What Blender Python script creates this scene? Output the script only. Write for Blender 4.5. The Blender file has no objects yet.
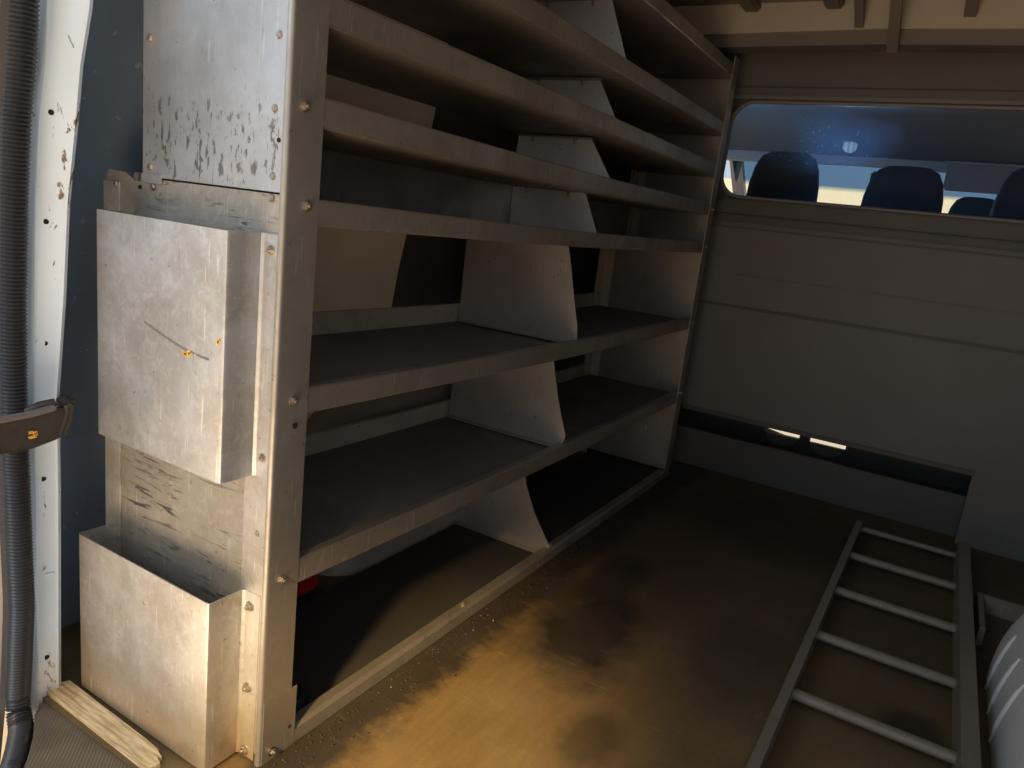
import bpy, bmesh, math, random
from mathutils import Vector, Matrix
random.seed(7)
S = bpy.context.scene
COL = S.collection

# ------------------------------------------------------------------ materials
def N(nt, t, **kw):
    n = nt.nodes.new(t)
    for k, v in kw.items():
        if k in n.inputs.keys(): n.inputs[k].default_value = v
        else: setattr(n, k, v)
    return n

def ramp(nt, fac, stops):
    r = nt.nodes.new('ShaderNodeValToRGB')
    el = r.color_ramp.elements
    while len(el) < len(stops): el.new(0.5)
    for e, (p, c) in zip(el, stops):
        e.position = p
        e.color = (c, c, c, 1) if isinstance(c, (int, float)) else (*c, 1)
    nt.links.new(fac, r.inputs['Fac'])
    return r.outputs['Color']

def noise(nt, vec, scale, detail=4, rough=.55, dist=0.0, vscale=None, rot=None):
    if vscale or rot:
        m = nt.nodes.new('ShaderNodeMapping')
        if vscale: m.inputs['Scale'].default_value = vscale
        if rot: m.inputs['Rotation'].default_value = rot
        nt.links.new(vec, m.inputs['Vector']); vec = m.outputs['Vector']
    n = nt.nodes.new('ShaderNodeTexNoise')
    n.inputs['Scale'].default_value = scale
    n.inputs['Detail'].default_value = detail
    n.inputs['Roughness'].default_value = rough
    n.inputs['Distortion'].default_value = dist
    nt.links.new(vec, n.inputs['Vector'])
    return n.outputs['Fac']

def mixc(nt, fac, a, b, mode='MIX'):
    m = nt.nodes.new('ShaderNodeMix'); m.data_type = 'RGBA'; m.blend_type = mode
    for sock, v in ((m.inputs['Factor'], fac), (m.inputs['A'], a), (m.inputs['B'], b)):
        if isinstance(v, (int, float)): sock.default_value = v
        elif isinstance(v, tuple): sock.default_value = (*v, 1)
        else: nt.links.new(v, sock)
    return m.outputs['Result']

def mth(nt, op, a, b=None):
    m = nt.nodes.new('ShaderNodeMath'); m.operation = op
    for i, v in enumerate((a, b)):
        if v is None: continue
        if isinstance(v, (int, float)): m.inputs[i].default_value = v
        else: nt.links.new(v, m.inputs[i])
    return m.outputs[0]

def new_mat(name):
    m = bpy.data.materials.new(name); m.use_nodes = True
    nt = m.node_tree
    return m, nt, nt.nodes['Principled BSDF'], nt.nodes.new('ShaderNodeTexCoord').outputs['Object'] if False else (m, nt, nt.nodes['Principled BSDF'], None)[3]

def base(name):
    m = bpy.data.materials.new(name); m.use_nodes = True
    nt = m.node_tree
    g = nt.nodes.new('ShaderNodeNewGeometry')
    return m, nt, nt.nodes['Principled BSDF'], g.outputs['Position']

def plain(name, col, rough=.6, metal=0.0, var=.25, vs=8, bump=0.0, bs=60):
    m, nt, p, v = base(name)
    f = noise(nt, v, vs, 5)
    c = mixc(nt, f, tuple(x*(1-var) for x in col), tuple(min(1, x*(1+var)) for x in col))
    nt.links.new(c, p.inputs['Base Color'])
    p.inputs['Roughness'].default_value = rough
    p.inputs['Metallic'].default_value = metal
    if bump:
        b = nt.nodes.new('ShaderNodeBump'); b.inputs['Strength'].default_value = bump
        b.inputs['Distance'].default_value = .002
        nt.links.new(noise(nt, v, bs, 4), b.inputs['Height']); nt.links.new(b.outputs['Normal'], p.inputs['Normal'])
    return m

def alu(name, col=(.55, .53, .50), rough=.38, metal=.85, scr=.5, dirt=.3, dirtcol=(.10, .075, .05), dscale=5, stain=False, scuff=None, mottle=0, dusty=0):
    """worn sheet aluminium: cloudy tone, fine scratches at three angles, dirt blotches"""
    m, nt, p, v = base(name)
    cloud = noise(nt, v, 3.5, 6, .6)
    c = mixc(nt, cloud, tuple(x*.72 for x in col), tuple(min(1, x*1.2) for x in col))
    if mottle:
        c = mixc(nt, mth(nt, 'MULTIPLY', ramp(nt, noise(nt, v, 5.5, 8, .68, .6), [(.42, 0.0), (.60, 1.0)]), mottle), c, (.33, .285, .23))
        c = mixc(nt, mth(nt, 'MULTIPLY', ramp(nt, noise(nt, v, 48, 5, .7, 1.0), [(.50, 0.0), (.66, 1.0)]), mottle*.6), c, (.80, .77, .70))
        c = mixc(nt, mth(nt, 'MULTIPLY', ramp(nt, noise(nt, v, 34, 6, .7, 1.4, vscale=(1, 1, .5)), [(.56, 0.0), (.68, 1.0)]), mottle*.5), c, (.22, .18, .13))
    if dusty:  # warm tone low down: thin dust plus painted warm light
        sz = nt.nodes.new('ShaderNodeSeparateXYZ'); nt.links.new(v, sz.inputs[0])
        g0 = mth(nt, 'ADD', sz.outputs['Z'], mth(nt, 'MULTIPLY', noise(nt, v, 7, 6, .65), .25))
        c = mixc(nt, mth(nt, 'MULTIPLY', ramp(nt, g0, [(.10, 1.0), (.30, 0.0)]), dusty), c, (.50, .33, .12))
    tot = None
    for k, (rot, sc) in enumerate((((0, .5, .3), (260, 260, 9)), ((0, -.9, 0), (240, 240, 7)), ((.4, 1.4, .2), (200, 200, 8)))):
        s = noise(nt, v, 1.0, 2, .5, .4, vscale=sc, rot=rot)
        s = ramp(nt, s, [(.66, 0.0), (.70, 1.0)])
        gate = ramp(nt, noise(nt, v, 9+k*3, 3), [(.50, 0.0), (.62, 1.0)])
        s = mth(nt, 'MULTIPLY', s, gate)
        tot = s if tot is None else mth(nt, 'MAXIMUM', tot, s)
    c = mixc(nt, mth(nt, 'MULTIPLY', tot, scr), c, (.85, .82, .76))
    spk = ramp(nt, noise(nt, v, 55, 4, .6, .3), [(.66, 0.0), (.71, 1.0)])
    c = mixc(nt, mth(nt, 'MULTIPLY', spk, .55), c, (.12, .10, .08))
    d = ramp(nt, noise(nt, v, dscale, 7, .65), [(.45, 0.0), (.75, 1.0)])
    c = mixc(nt, mth(nt, 'MULTIPLY', d, dirt), c, dirtcol)
    if stain:   # dark gouges and rust runs across a band of the panel
        sx = nt.nodes.new('ShaderNodeSeparateXYZ'); nt.links.new(v, sx.inputs[0])
        band = ramp(nt, mth(nt, 'MULTIPLY', mth(nt, 'ABSOLUTE', mth(nt, 'SUBTRACT', sx.outputs['Z'], 1.055)), 1.0), [(.03, 1.0), (.14, 0.0)])
        n1 = noise(nt, v, 1.0, 5, .6, .5, vscale=(95, 95, 32), rot=(0, .15, 0))
        g = ramp(nt, mth(nt, 'ADD', n1, mth(nt, 'MULTIPLY', band, .13)), [(.705, 0.0), (.735, 1.0)])
        c = mixc(nt, mth(nt, 'MULTIPLY', g, mth(nt, 'ADD', mth(nt,'MULTIPLY',band,.55), .15)), c, (.09, .065, .045))
        n2 = noise(nt, v, 26, 5, .6, .2)
        g2 = ramp(nt, mth(nt, 'ADD', n2, mth(nt, 'MULTIPLY', band, .05)), [(.67, 0.0), (.72, 1.0)])
        c = mixc(nt, mth(nt, 'MULTIPLY', mth(nt, 'MULTIPLY', g2, band), .8), c, (.20, .13, .08))
    if scuff:   # long dark scuffs leaning down to the right
        n3 = noise(nt, v, 1.0, 3, .6, 1.2, vscale=(10, 10, 90), rot=(0, -.45, 0))
        g3 = mth(nt, 'MULTIPLY', ramp(nt, n3, [(.56, 0.0), (.64, 1.0)]), ramp(nt, noise(nt, v, 6, 3), [(.40, 0.0), (.55, 1.0)]))
        c = mixc(nt, mth(nt, 'MULTIPLY', g3, scuff), c, (.08, .075, .07))
    nt.links.new(c, p.inputs['Base Color'])
    p.inputs['Metallic'].default_value = metal
    r = mth(nt, 'ADD', mth(nt, 'MULTIPLY', cloud, .25), rough-.1)
    r = mth(nt, 'ADD', r, mth(nt, 'MULTIPLY', d, .2))
    nt.links.new(r, p.inputs['Roughness'])
    b = nt.nodes.new('ShaderNodeBump'); b.inputs['Strength'].default_value = .25; b.inputs['Distance'].default_value = .003
    nt.links.new(noise(nt, v, 14, 4), b.inputs['Height']); nt.links.new(b.outputs['Normal'], p.inputs['Normal'])
    return m

M = {}
M['panel'] = alu('aluminium_scraped', (.60, .62, .64), .34, .80, .5, .12, stain=True, mottle=.25)
M['panel_low'] = alu('aluminium_scuffed', (.47, .43, .36), .42, .70, .4, .25, scuff=.9, mottle=.35)
M['pocket'] = alu('aluminium_pocket', (.60, .575, .53), .42, .72, .65, .22, (.30, .20, .09), mottle=.5, dusty=.65)
M['pocket_up'] = alu('aluminium_pocket_cool', (.53, .55, .57), .40, .74, .65, .2, (.25, .19, .11), mottle=.5)
M['post'] = alu('aluminium_post', (.37, .34, .30), .42, .75, .5, .4)
M['rail'] = alu('aluminium_rail', (.36, .32, .275), .42, .75, .45, .45)
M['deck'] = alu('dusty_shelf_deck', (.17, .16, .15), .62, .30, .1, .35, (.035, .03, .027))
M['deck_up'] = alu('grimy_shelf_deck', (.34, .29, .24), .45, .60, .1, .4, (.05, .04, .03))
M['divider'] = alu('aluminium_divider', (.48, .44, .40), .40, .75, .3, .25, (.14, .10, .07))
M['upstand'] = alu('aluminium_upstand', (.58, .49, .37), .5, .4, .2, .45)
M['farpanel'] = alu('aluminium_far_panel', (.33, .29, .25), .45, .6, .3, .45)
M['divider_up'] = alu('aluminium_divider_bright', (.88, .86, .84), .34, .75, .3, .2, (.14, .10, .07))  # paler copy of the divider metal, stronger light put into the colour
M['recess'] = plain('grey_slot_recess', (.075, .07, .06), .6)
M['bolt'] = plain('zinc_bolt', (.45, .40, .32), .35, .9, .2, 90)
M['hole'] = plain('hole_black', (.01, .01, .01), .9)
M['white'] = None
def white_pillar():
    m, nt, p, v = base('white_body_paint')
    c = mixc(nt, noise(nt, v, 4, 4), (.52, .62, .72), (.66, .78, .90))
    n1 = noise(nt, v, 1.0, 5, .65, .6, vscale=(60, 60, 22))
    sx = nt.nodes.new('ShaderNodeSeparateXYZ'); nt.links.new(v, sx.inputs[0])
    low = ramp(nt, sx.outputs['Z'], [(.0, 1.0), (.16, 0.0)])
    band = ramp(nt, mth(nt, 'ABSOLUTE', mth(nt, 'SUBTRACT', sx.outputs['Z'], 1.0)), [(.05, 1.0), (.16, 0.0)])
    edge = ramp(nt, mth(nt, 'ADD', sx.outputs['Y'], 1.0), [(.862, 0.0), (.885, 1.0)])
    g = ramp(nt, mth(nt, 'ADD', n1, mth(nt, 'ADD', mth(nt, 'MULTIPLY', low, .09), mth(nt, 'MULTIPLY', mth(nt, 'MULTIPLY', band, edge), .14))), [(.66, 0.0), (.70, 1.0)])
    c = mixc(nt, g, c, (.15, .10, .07))
    c = mixc(nt, mth(nt, 'MULTIPLY', low, .5), c, (.55, .42, .22))
    nt.links.new(c, p.inputs['Base Color']); p.inputs['Roughness'].default_value = .35
    return m
M['white'] = white_pillar()
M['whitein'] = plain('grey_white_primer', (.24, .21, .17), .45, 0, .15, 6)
M['bluepaint'] = None
def blue_wall():
    m, nt, p, v = base('blue_grey_side_panel')
    c = mixc(nt, noise(nt, v, 3, 5), (.16, .225, .30), (.27, .36, .46))
    s = ramp(nt, noise(nt, v, 1.0, 3, .5, .3, vscale=(110, 110, 6)), [(.62, 0.0), (.75, 1.0)])
    c = mixc(nt, mth(nt, 'MULTIPLY', s, .35), c, (.30, .38, .45))
    s2 = ramp(nt, noise(nt, v, 40, 3), [(.70, 0.0), (.73, 1.0)])
    c = mixc(nt, mth(nt, 'MULTIPLY', s2, .6), c, (.5, .55, .6))
    nt.links.new(c, p.inputs['Base Color']); p.inputs['Roughness'].default_value = .42
    return m
M['bluepaint'] = blue_wall()
M['darkwall'] = plain('dark_body_metal', (.065, .056, .047), .6, 0, .3, 4)
M['tan_rib_lit'] = plain('tan_rib_and_lit_patch', (.86, .70, .50), .4, .1, .25, 5)  # tan of the body rib, also used for the painted lit wall patches
M['greylining'] = alu('grey_back_sheet', (.30, .28, .26), .42, .5, .2, .45)
M['partition'] = plain('dark_grey_partition', (.098, .090, .078), .62, 0, .18, 5, .3, 220)
M['partition_dk'] = plain('darker_partition_trim', (.056, .051, .045), .6, 0, .18, 5)
M['seatbase'] = plain('seat_base_steel', (.020, .020, .019), .6, 0, .3, 6)
M['rubber'] = plain('black_rubber', (.020, .020, .023), .38, 0, .3, 30)
M['trimgrey'] = plain('grey_brown_door_trim', (.15, .135, .13), .5, 0, .2, 12)
M['sill'] = None
def sill_mat():
    m, nt, p, v = base('ribbed_sill_plastic')
    c = mixc(nt, noise(nt, v, 9, 5), (.085, .064, .043), (.18, .135, .085))
    w = nt.nodes.new('ShaderNodeTexWave'); w.inputs['Scale'].default_value = 75; w.inputs['Distortion'].default_value = .3
    w.bands_direction = 'DIAGONAL'
    nt.links.new(v, w.inputs['Vector'])
    c = mixc(nt, mth(nt, 'MULTIPLY', ramp(nt, w.outputs['Fac'], [(.80, 0.0), (.95, 1.0)]), mth(nt, 'MULTIPLY', ramp(nt, noise(nt, v, 14, 3), [(.45, 0.0), (.6, 1.0)]), .4)), c, (.38, .33, .25))
    nt.links.new(c, p.inputs['Base Color']); p.inputs['Roughness'].default_value = .55
    b = nt.nodes.new('ShaderNodeBump'); b.inputs['Strength'].default_value = .4; b.inputs['Distance'].default_value = .002
    nt.links.new(w.outputs['Fac'], b.inputs['Height']); nt.links.new(b.outputs['Normal'], p.inputs['Normal'])
    return m
M['sill'] = sill_mat()
def pine():
    m, nt, p, v = base('pine_batten')
    w = noise(nt, v, 1.0, 4, .6, .2, vscale=(14, 170, 330), rot=(0, 0, -.04))
    c = mixc(nt, ramp(nt, w, [(.35, 0.0), (.62, 1.0)]), (.46, .31, .14), (.80, .62, .36))
    d = ramp(nt, noise(nt, v, 18, 5), [(.52, 0.0), (.72, 1.0)])
    c = mixc(nt, mth(nt, 'MULTIPLY', d, .5), c, (.18, .11, .05))
    nt.links.new(c, p.inputs['Base Color']); p.inputs['Roughness'].default_value = .7
    return m
M['pine'] = pine()
def floor_mat():
    m, nt, p, v = base('stained_plywood_floor')
    sx = nt.nodes.new('ShaderNodeSeparateXYZ'); nt.links.new(v, sx.inputs[0])
    c = mixc(nt, noise(nt, v, 2.6, 7, .62), (.075, .046, .018), (.23, .150, .060))
    gr = noise(nt, v, 1.0, 5, .6, .5, vscale=(70, 9, 9), rot=(0, 0, .1))
    c = mixc(nt, mth(nt, 'MULTIPLY', ramp(nt, gr, [(.35, 0.0), (.7, 1.0)]), .35), c, (.08, .045, .02))
    # oil stain
    def blob(cx, cy, rx, ry, amp, sc=6):
        dx = mth(nt, 'DIVIDE', mth(nt, 'SUBTRACT', sx.outputs['X'], cx), rx)
        dy = mth(nt, 'DIVIDE', mth(nt, 'SUBTRACT', sx.outputs['Y'], cy), ry)
        d = mth(nt, 'SQRT', mth(nt, 'ADD', mth(nt, 'MULTIPLY', dx, dx), mth(nt, 'MULTIPLY', dy, dy)))
        d = mth(nt, 'ADD', d, mth(nt, 'MULTIPLY', mth(nt, 'SUBTRACT', noise(nt, v, sc, 6, .65), .5), 1.15))
        return mth(nt, 'MULTIPLY', ramp(nt, d, [(.50, 1.0), (1.30, 0.0)]), amp)
    for a in ((.27, .82, .17, .30, .97), (.20, 1.12, .10, .24, .8), (.14, .95, .08, .15, .7), (.62, .95, .14, .3, .45), (1.0, .95, .09, .10, .8, 4), (.5, 1.9, .5, .35, .6, 3), (.45, .45, .07, .12, .5), (-.02, .9, .10, .5, .6)):
        c = mixc(nt, blob(*a), c, (.012, .010, .008))
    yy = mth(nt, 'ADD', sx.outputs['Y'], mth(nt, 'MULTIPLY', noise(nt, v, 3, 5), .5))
    c = mixc(nt, mth(nt, 'MULTIPLY', ramp(nt, mth(nt, 'MULTIPLY', yy, .5), [(.35, 0.0), (.75, 1.0)]), .6), c, (.035, .022, .012))  # dimming of the light towards the partition painted into the boards
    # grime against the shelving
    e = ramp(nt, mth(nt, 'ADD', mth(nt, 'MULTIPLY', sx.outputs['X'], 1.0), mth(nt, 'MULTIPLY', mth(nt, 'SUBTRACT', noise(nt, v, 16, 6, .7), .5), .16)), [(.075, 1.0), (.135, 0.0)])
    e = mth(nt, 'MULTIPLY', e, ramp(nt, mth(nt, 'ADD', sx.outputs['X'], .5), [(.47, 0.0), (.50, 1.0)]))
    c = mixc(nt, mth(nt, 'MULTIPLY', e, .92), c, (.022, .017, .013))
    # board joint at y = 1.55
    j = ramp(nt, mth(nt, 'ABSOLUTE', mth(nt, 'SUBTRACT', sx.outputs['Y'], 1.55)), [(.0015, 1.0), (.004, 0.0)])
    c = mixc(nt, mth(nt, 'MULTIPLY', j, .5), c, (.22, .15, .09))
    # pale scratches
    for rot, sc in (((0, 0, .9), (5, 150, 1)), ((0, 0, -.7), (6, 170, 1))):
        s = ramp(nt, noise(nt, v, 1.0, 2, .5, .3, vscale=sc, rot=rot), [(.70, 0.0), (.735, 1.0)])
        c = mixc(nt, mth(nt, 'MULTIPLY', mth(nt, 'MULTIPLY', s, ramp(nt, noise(nt, v, 7, 3), [(.5, 0.0), (.62, 1.0)])), .3), c, (.5, .36, .2))
    nt.links.new(c, p.inputs['Base Color'])
    nt.links.new(ramp(nt, noise(nt, v, 5, 5), [(.3, .42), (.7, .75)]), p.inputs['Roughness'])
    b = nt.nodes.new('ShaderNodeBump'); b.inputs['Strength'].default_value = .3; b.inputs['Distance'].default_value = .003
    nt.links.new(noise(nt, v, 45, 6, .7), b.inputs['Height']); nt.links.new(b.outputs['Normal'], p.inputs['Normal'])
    return m
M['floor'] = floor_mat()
M['mat_black'] = plain('black_floor_mat', (.030, .026, .023), .7, 0, .35, 5, .3, 120)
M['ceiling'] = plain('bare_roof_skin', (.20, .17, .14), .55, .1, .2, 4)
M['beam'] = plain('roof_bow_paint', (.40, .34, .28), .5, .1, .12, 5)
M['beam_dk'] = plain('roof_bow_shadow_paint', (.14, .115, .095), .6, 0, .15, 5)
M['ladder'] = alu('ladder_aluminium', (.21, .165, .12), .6, .25, .15, .3)
M['arch'] = plain('scuffed_wheel_arch_paint', (.60, .58, .55), .5, .1, .15, 7, .3, 60)
M['darkcloth'] = plain('black_seat_fabric', (.020, .020, .022), .85, 0, .25, 40, .4, 400)
M['headliner'] = plain('grey_headliner', (.16, .16, .155), .8, 0, .2, 3)
M['cabtrim'] = plain('pale_cab_trim', (.42, .38, .35), .6, 0, .12, 4)
M['visor'] = plain('mauve_grey_visor', (.28, .24, .25), .7, 0, .12, 20)
M['bumped'] = plain('strap_steel', (.028, .024, .022), .5, .2, .4, 20, .4, 90)
M['yellowpaint'] = plain('yellow_chalk_mark', (.75, .42, .05), .7)
M['redplastic'] = plain('red_lamp_plastic', (.35, .008, .015), .3, 0, .1)
M['crumb'] = plain('dirt_crumbs', (.022, .017, .013), .8, 0, .6, 200)
M['crumb_pale'] = plain('pale_grit', (.45, .38, .28), .6, 0, .4, 200)
M['ground'] = plain('warm_yard_ground', (.52, .37, .22), .9, 0, .12, .8)
M['bank'] = plain('sandy_bank', (.90, .70, .42), .9, 0, .06, .5)
def lampglass():
    m, nt, p, v = base('frosted_lamp_lens')
    p.inputs['Base Color'].default_value = (.7, .75, .8, 1); p.inputs['Roughness'].default_value = .4
    w = nt.nodes.new('ShaderNodeTexWave'); w.inputs['Scale'].default_value = 12; nt.links.new(v, w.inputs['Vector'])
    nt.links.new(mixc(nt, w.outputs['Fac'], (.25, .3, .36), (.85, .9, .95)), p.inputs['Base Color'])
    p.inputs['Emission Color'].default_value = (.6, .75, .9, 1); p.inputs['Emission Strength'].default_value = .25
    return m
M['lens'] = lampglass()
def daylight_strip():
    m, nt, p, v = base('glowing_daylight_strip')
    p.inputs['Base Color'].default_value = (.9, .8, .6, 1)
    p.inputs['Emission Color'].default_value = (1, .86, .62, 1); p.inputs['Emission Strength'].default_value = .75  # daylight in the slots put in as a glow on the strip
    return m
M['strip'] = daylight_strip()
def dusty_glass(name, dust, specks, tint=(.35, .55, .85), band=False, patch=0):
    m = bpy.data.materials.new(name); m.use_nodes = True; nt = m.node_tree
    nt.nodes.remove(nt.nodes['Principled BSDF'])
    out = nt.nodes['Material Output']
    v = nt.nodes.new('ShaderNodeNewGeometry').outputs['Position']
    tr = nt.nodes.new('ShaderNodeBsdfTransparent'); tr.inputs[0].default_value = (.88, .92, .94, 1)
    gl = nt.nodes.new('ShaderNodeBsdfGlossy'); gl.inputs['Roughness'].default_value = .20; gl.inputs['Color'].default_value = (.22, .50, 1.0, 1)
    if band:
        sx = nt.nodes.new('ShaderNodeSeparateXYZ'); nt.links.new(v, sx.inputs[0])
        nt.links.new(mixc(nt, ramp(nt, mth(nt, 'SUBTRACT', sx.outputs['Z'], 1.0), [(.375, 0.0), (.40, 1.0)]), (.92, .93, .92), (.42, .52, .60)), tr.inputs[0])
    df = nt.nodes.new('ShaderNodeBsdfTranslucent'); df.inputs[0].default_value = (*tint, 1)
    d2 = nt.nodes.new('ShaderNodeBsdfDiffuse'); d2.inputs[0].default_value = (*tint, 1)
    dd = nt.nodes.new('ShaderNodeMixShader'); dd.inputs[0].default_value = .3
    nt.links.new(df.outputs[0], dd.inputs[1]); nt.links.new(d2.outputs[0], dd.inputs[2])
    f = mth(nt, 'MULTIPLY', ramp(nt, noise(nt, v, 5, 6, .6), [(.35, .3), (.7, 1.0)]), dust)
    s = ramp(nt, noise(nt, v, 75, 3, .6), [(.63, 0.0), (.68, 1.0)])
    s = mth(nt, 'MULTIPLY', mth(nt, 'MULTIPLY', s, ramp(nt, noise(nt, v, 4.3, 3), [(.36, 0.2), (.5, 1.0)])), specks)
    if patch:   # blue sky glare painted as a film, left part of the pane
        sx = nt.nodes.new('ShaderNodeSeparateXYZ'); nt.links.new(v, sx.inputs[0])
        dx = mth(nt, 'DIVIDE', mth(nt, 'SUBTRACT', sx.outputs['X'], .30), .34); dz = mth(nt, 'DIVIDE', mth(nt, 'SUBTRACT', sx.outputs['Z'], 1.42), .13)
        d = mth(nt, 'SQRT', mth(nt, 'ADD', mth(nt, 'MULTIPLY', dx, dx), mth(nt, 'MULTIPLY', dz, dz)))
        d = mth(nt, 'ADD', d, mth(nt, 'MULTIPLY', mth(nt, 'SUBTRACT', noise(nt, v, 8, 6, .7), .5), .9))
        g = ramp(nt, d, [(.2, 1.0), (1.1, 0.0)])
        s = mth(nt, 'MULTIPLY', s, mth(nt, 'ADD', mth(nt, 'MULTIPLY', g, .9), .1))
        f = mth(nt, 'ADD', f, mth(nt, 'MULTIPLY', g, patch))
    f = mth(nt, 'ADD', f, s)
    m1 = nt.nodes.new('ShaderNodeMixShader'); nt.links.new(f, m1.inputs[0])
    nt.links.new(tr.outputs[0], m1.inputs[1]); nt.links.new(dd.outputs[0], m1.inputs[2])
    m2 = nt.nodes.new('ShaderNodeMixShader'); m2.inputs[0].default_value = .004
    nt.links.new(m1.outputs[0], m2.inputs[1]); nt.links.new(gl.outputs[0], m2.inputs[2])
    nt.links.new(m2.outputs[0], out.inputs['Surface'])
    return m
M['glass'] = dusty_glass('dusty_partition_glass', .008, .7, (.28, .52, .92), patch=.16)
M['windscreen'] = dusty_glass('dusty_windscreen', .03, .1, band=True)

# ------------------------------------------------------------------ geometry helpers
class MB:
    def __init__(s): s.bm = bmesh.new()
    def box(s, a, b, bev=0.0, rot=None, piv=None):
        x0, y0, z0 = a; x1, y1, z1 = b
        vs = [s.bm.verts.new(p) for p in ((x0,y0,z0),(x1,y0,z0),(x1,y1,z0),(x0,y1,z0),(x0,y0,z1),(x1,y0,z1),(x1,y1,z1),(x0,y1,z1))]
        fs = [s.bm.faces.new([vs[i] for i in f]) for f in ((0,3,2,1),(4,5,6,7),(0,1,5,4),(1,2,6,5),(2,3,7,6),(3,0,4,7))]
        if bev:
            r = bmesh.ops.bevel(s.bm, geom=list({e for f in fs for e in f.edges}), offset=bev, segments=2, affect='EDGES')
            vs = list({v for f in r['faces'] for v in f.verts} | {v for v in vs if v.is_valid})
        if rot is not None:
            piv = Vector(piv or ((x0+x1)/2, (y0+y1)/2, (z0+z1)/2))
            bmesh.ops.transform(s.bm, matrix=Matrix.Translation(piv) @ rot @ Matrix.Translation(-piv), verts=vs)
        return s
    def poly(s, pts, off):
        """closed polygon (list of 3D points) extruded by vector off"""
        a = [s.bm.verts.new(p) for p in pts]; o = Vector(off)
        b = [s.bm.verts.new(Vector(p)+o) for p in pts]
        s.bm.faces.new(a); s.bm.faces.new(b[::-1])
        n = len(a)
        for i in range(n): s.bm.faces.new((a[i], b[i], b[(i+1) % n], a[(i+1) % n]))
        return s
    def loft(s, rings, closed=True, caps=True):
        R = [[s.bm.verts.new(p) for p in r] for r in rings]
        for a, b in zip(R, R[1:]):
            n = len(a)
            for i in range(n if closed else n-1):
                j = (i+1) % n
                s.bm.faces.new((a[i], a[j], b[j], b[i]))
        if caps and closed:
            s.bm.faces.new(R[0][::-1]); s.bm.faces.new(R[-1])
        return s
    def tube(s, pts, r, n=14, sy=1.0):
        pts = [Vector(p) for p in pts]; rings = []
        for i, p in enumerate(pts):
            d = (pts[min(i+1, len(pts)-1)] - pts[max(i-1, 0)]).normalized()
            up = Vector((0, 0, 1)) if abs(d.z) < .9 else Vector((0, 1, 0))
            u = d.cross(up).normalized(); w = u.cross(d)
            rr = r[i] if isinstance(r, (list, tuple)) else r
            rings.append([p + u*math.cos(t*2*math.pi/n)*rr + w*math.sin(t*2*math.pi/n)*rr*sy for t in range(n)])
        return s.loft(rings)
    def bolt(s, p, n, r=.0065, h=.006):
        """hex/round head bolt with a washer, axis n"""
        p = Vector(p); n = Vector(n)
        s.tube([p, p+n*.0015], r*1.35, 16); s.tube([p+n*.0015, p+n*h], r, 6); s.tube([p+n*h, p+n*(h+.004)], r*.5, 10)
        return s
    def build(s, name, mat, parent=None, origin=None, smooth=None, mats=None):
        bmesh.ops.recalc_face_normals(s.bm, faces=s.bm.faces)
        me = bpy.data.meshes.new(name)
        o = bpy.data.objects.new(name, me); COL.objects.link(o)
        org = Vector((0, 0, 0))
        if parent is not None:
            p = parent
            while p is not None: org += p.location; p = p.parent
            o.parent = parent
        elif origin is not None:
            org = Vector(origin); o.location = org
        bmesh.ops.translate(s.bm, verts=s.bm.verts, vec=-org)
        s.bm.to_mesh(me); s.bm.free()
        me.materials.append(mat)
        if smooth:
            for pl in me.polygons: pl.use_smooth = True
            try: me.set_sharp_from_angle(angle=math.radians(smooth))
            except Exception: pass
        return o

def tag(o, label=None, cat=None, group=None, kind=None):
    if label: o['label'] = label
    if cat: o['category'] = cat
    if group: o['group'] = group
    if kind: o['kind'] = kind
    return o
def thing(name, loc, label, cat, group=None):
    o = bpy.data.objects.new(name, None); COL.objects.link(o); o.location = loc; o.empty_display_size = .1
    return tag(o, label, cat, group)
def struct(o, label, cat): return tag(o, label, cat, None, 'structure')
bpy.context.view_layer.update()

# ------------------------------------------------------------------ the van body (setting)
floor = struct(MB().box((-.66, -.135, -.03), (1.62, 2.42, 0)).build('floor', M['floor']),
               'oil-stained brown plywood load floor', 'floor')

# left side skin with tumblehome; behind the shelving
def wl(z):
    P = [(0, -.63), (.45, -.60), (.8, -.555), (1.25, -.47), (1.75, -.40), (1.86, -.36)]
    for (a, xa), (b, xb) in zip(P, P[1:]):
        if z <= b: return xa + (xb-xa)*(z-a)/(b-a)
    return P[-1][1]
zs = [-.03, .12, .45, .8, 1.0, 1.25, 1.5, 1.75, 1.86]
def skin(name, y0, y1, zz, off, mat, lab, parent=None, th=.02):
    b = MB()
    b.loft([[(wl(z)+off, y0, z), (wl(z)+off, y1, z), (wl(z)+off-th, y1, z), (wl(z)+off-th, y0, z)] for z in zz])
    return b.build(name, mat, parent)
wall_left = struct(skin('wall_left', -.10, 2.42, zs, -.02, M['bluepaint'], ''), 'blue-grey painted left side panel behind the shelving', 'wall')
skin('dark_lining', .95, 2.36, [.0, .12, .45, .8, 1.0, 1.25, 1.5, 1.84], .001, M['darkwall'], '', wall_left, .015)
skin('lit_patch', .10, .95, [.36, .45, .8, 1.0], .001, M['tan_rib_lit'], '', wall_left, .015)  # this and the next sheet: patches of light on the wall, built in tan
skin('lit_patch', .40, .95, [1.10, 1.25, 1.5], .001, M['tan_rib_lit'], '', wall_left, .015)
skin('body_rib', 1.42, 1.50, [1.0, 1.25, 1.5, 1.84], .03, M['tan_rib_lit'], '', wall_left, .03)
wr = MB(); wr.loft([[(1.62-wl(z)-.66, -.12, z), (1.62-wl(z)-.66, 2.42, z), (1.64-wl(z)-.66+.0, 2.42, z), (1.64-wl(z)-.66, -.12, z)] for z in zs])
struct(wr.build('wall_right', M['darkwall']), 'dark right side wall of the load space', 'wall')

ceil = struct(MB().box((-.42, -.10, 1.845), (1.42, 2.42, 1.865)).build('ceiling', M['ceiling']), 'bare brown-grey roof skin over the load space', 'ceiling')
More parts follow.
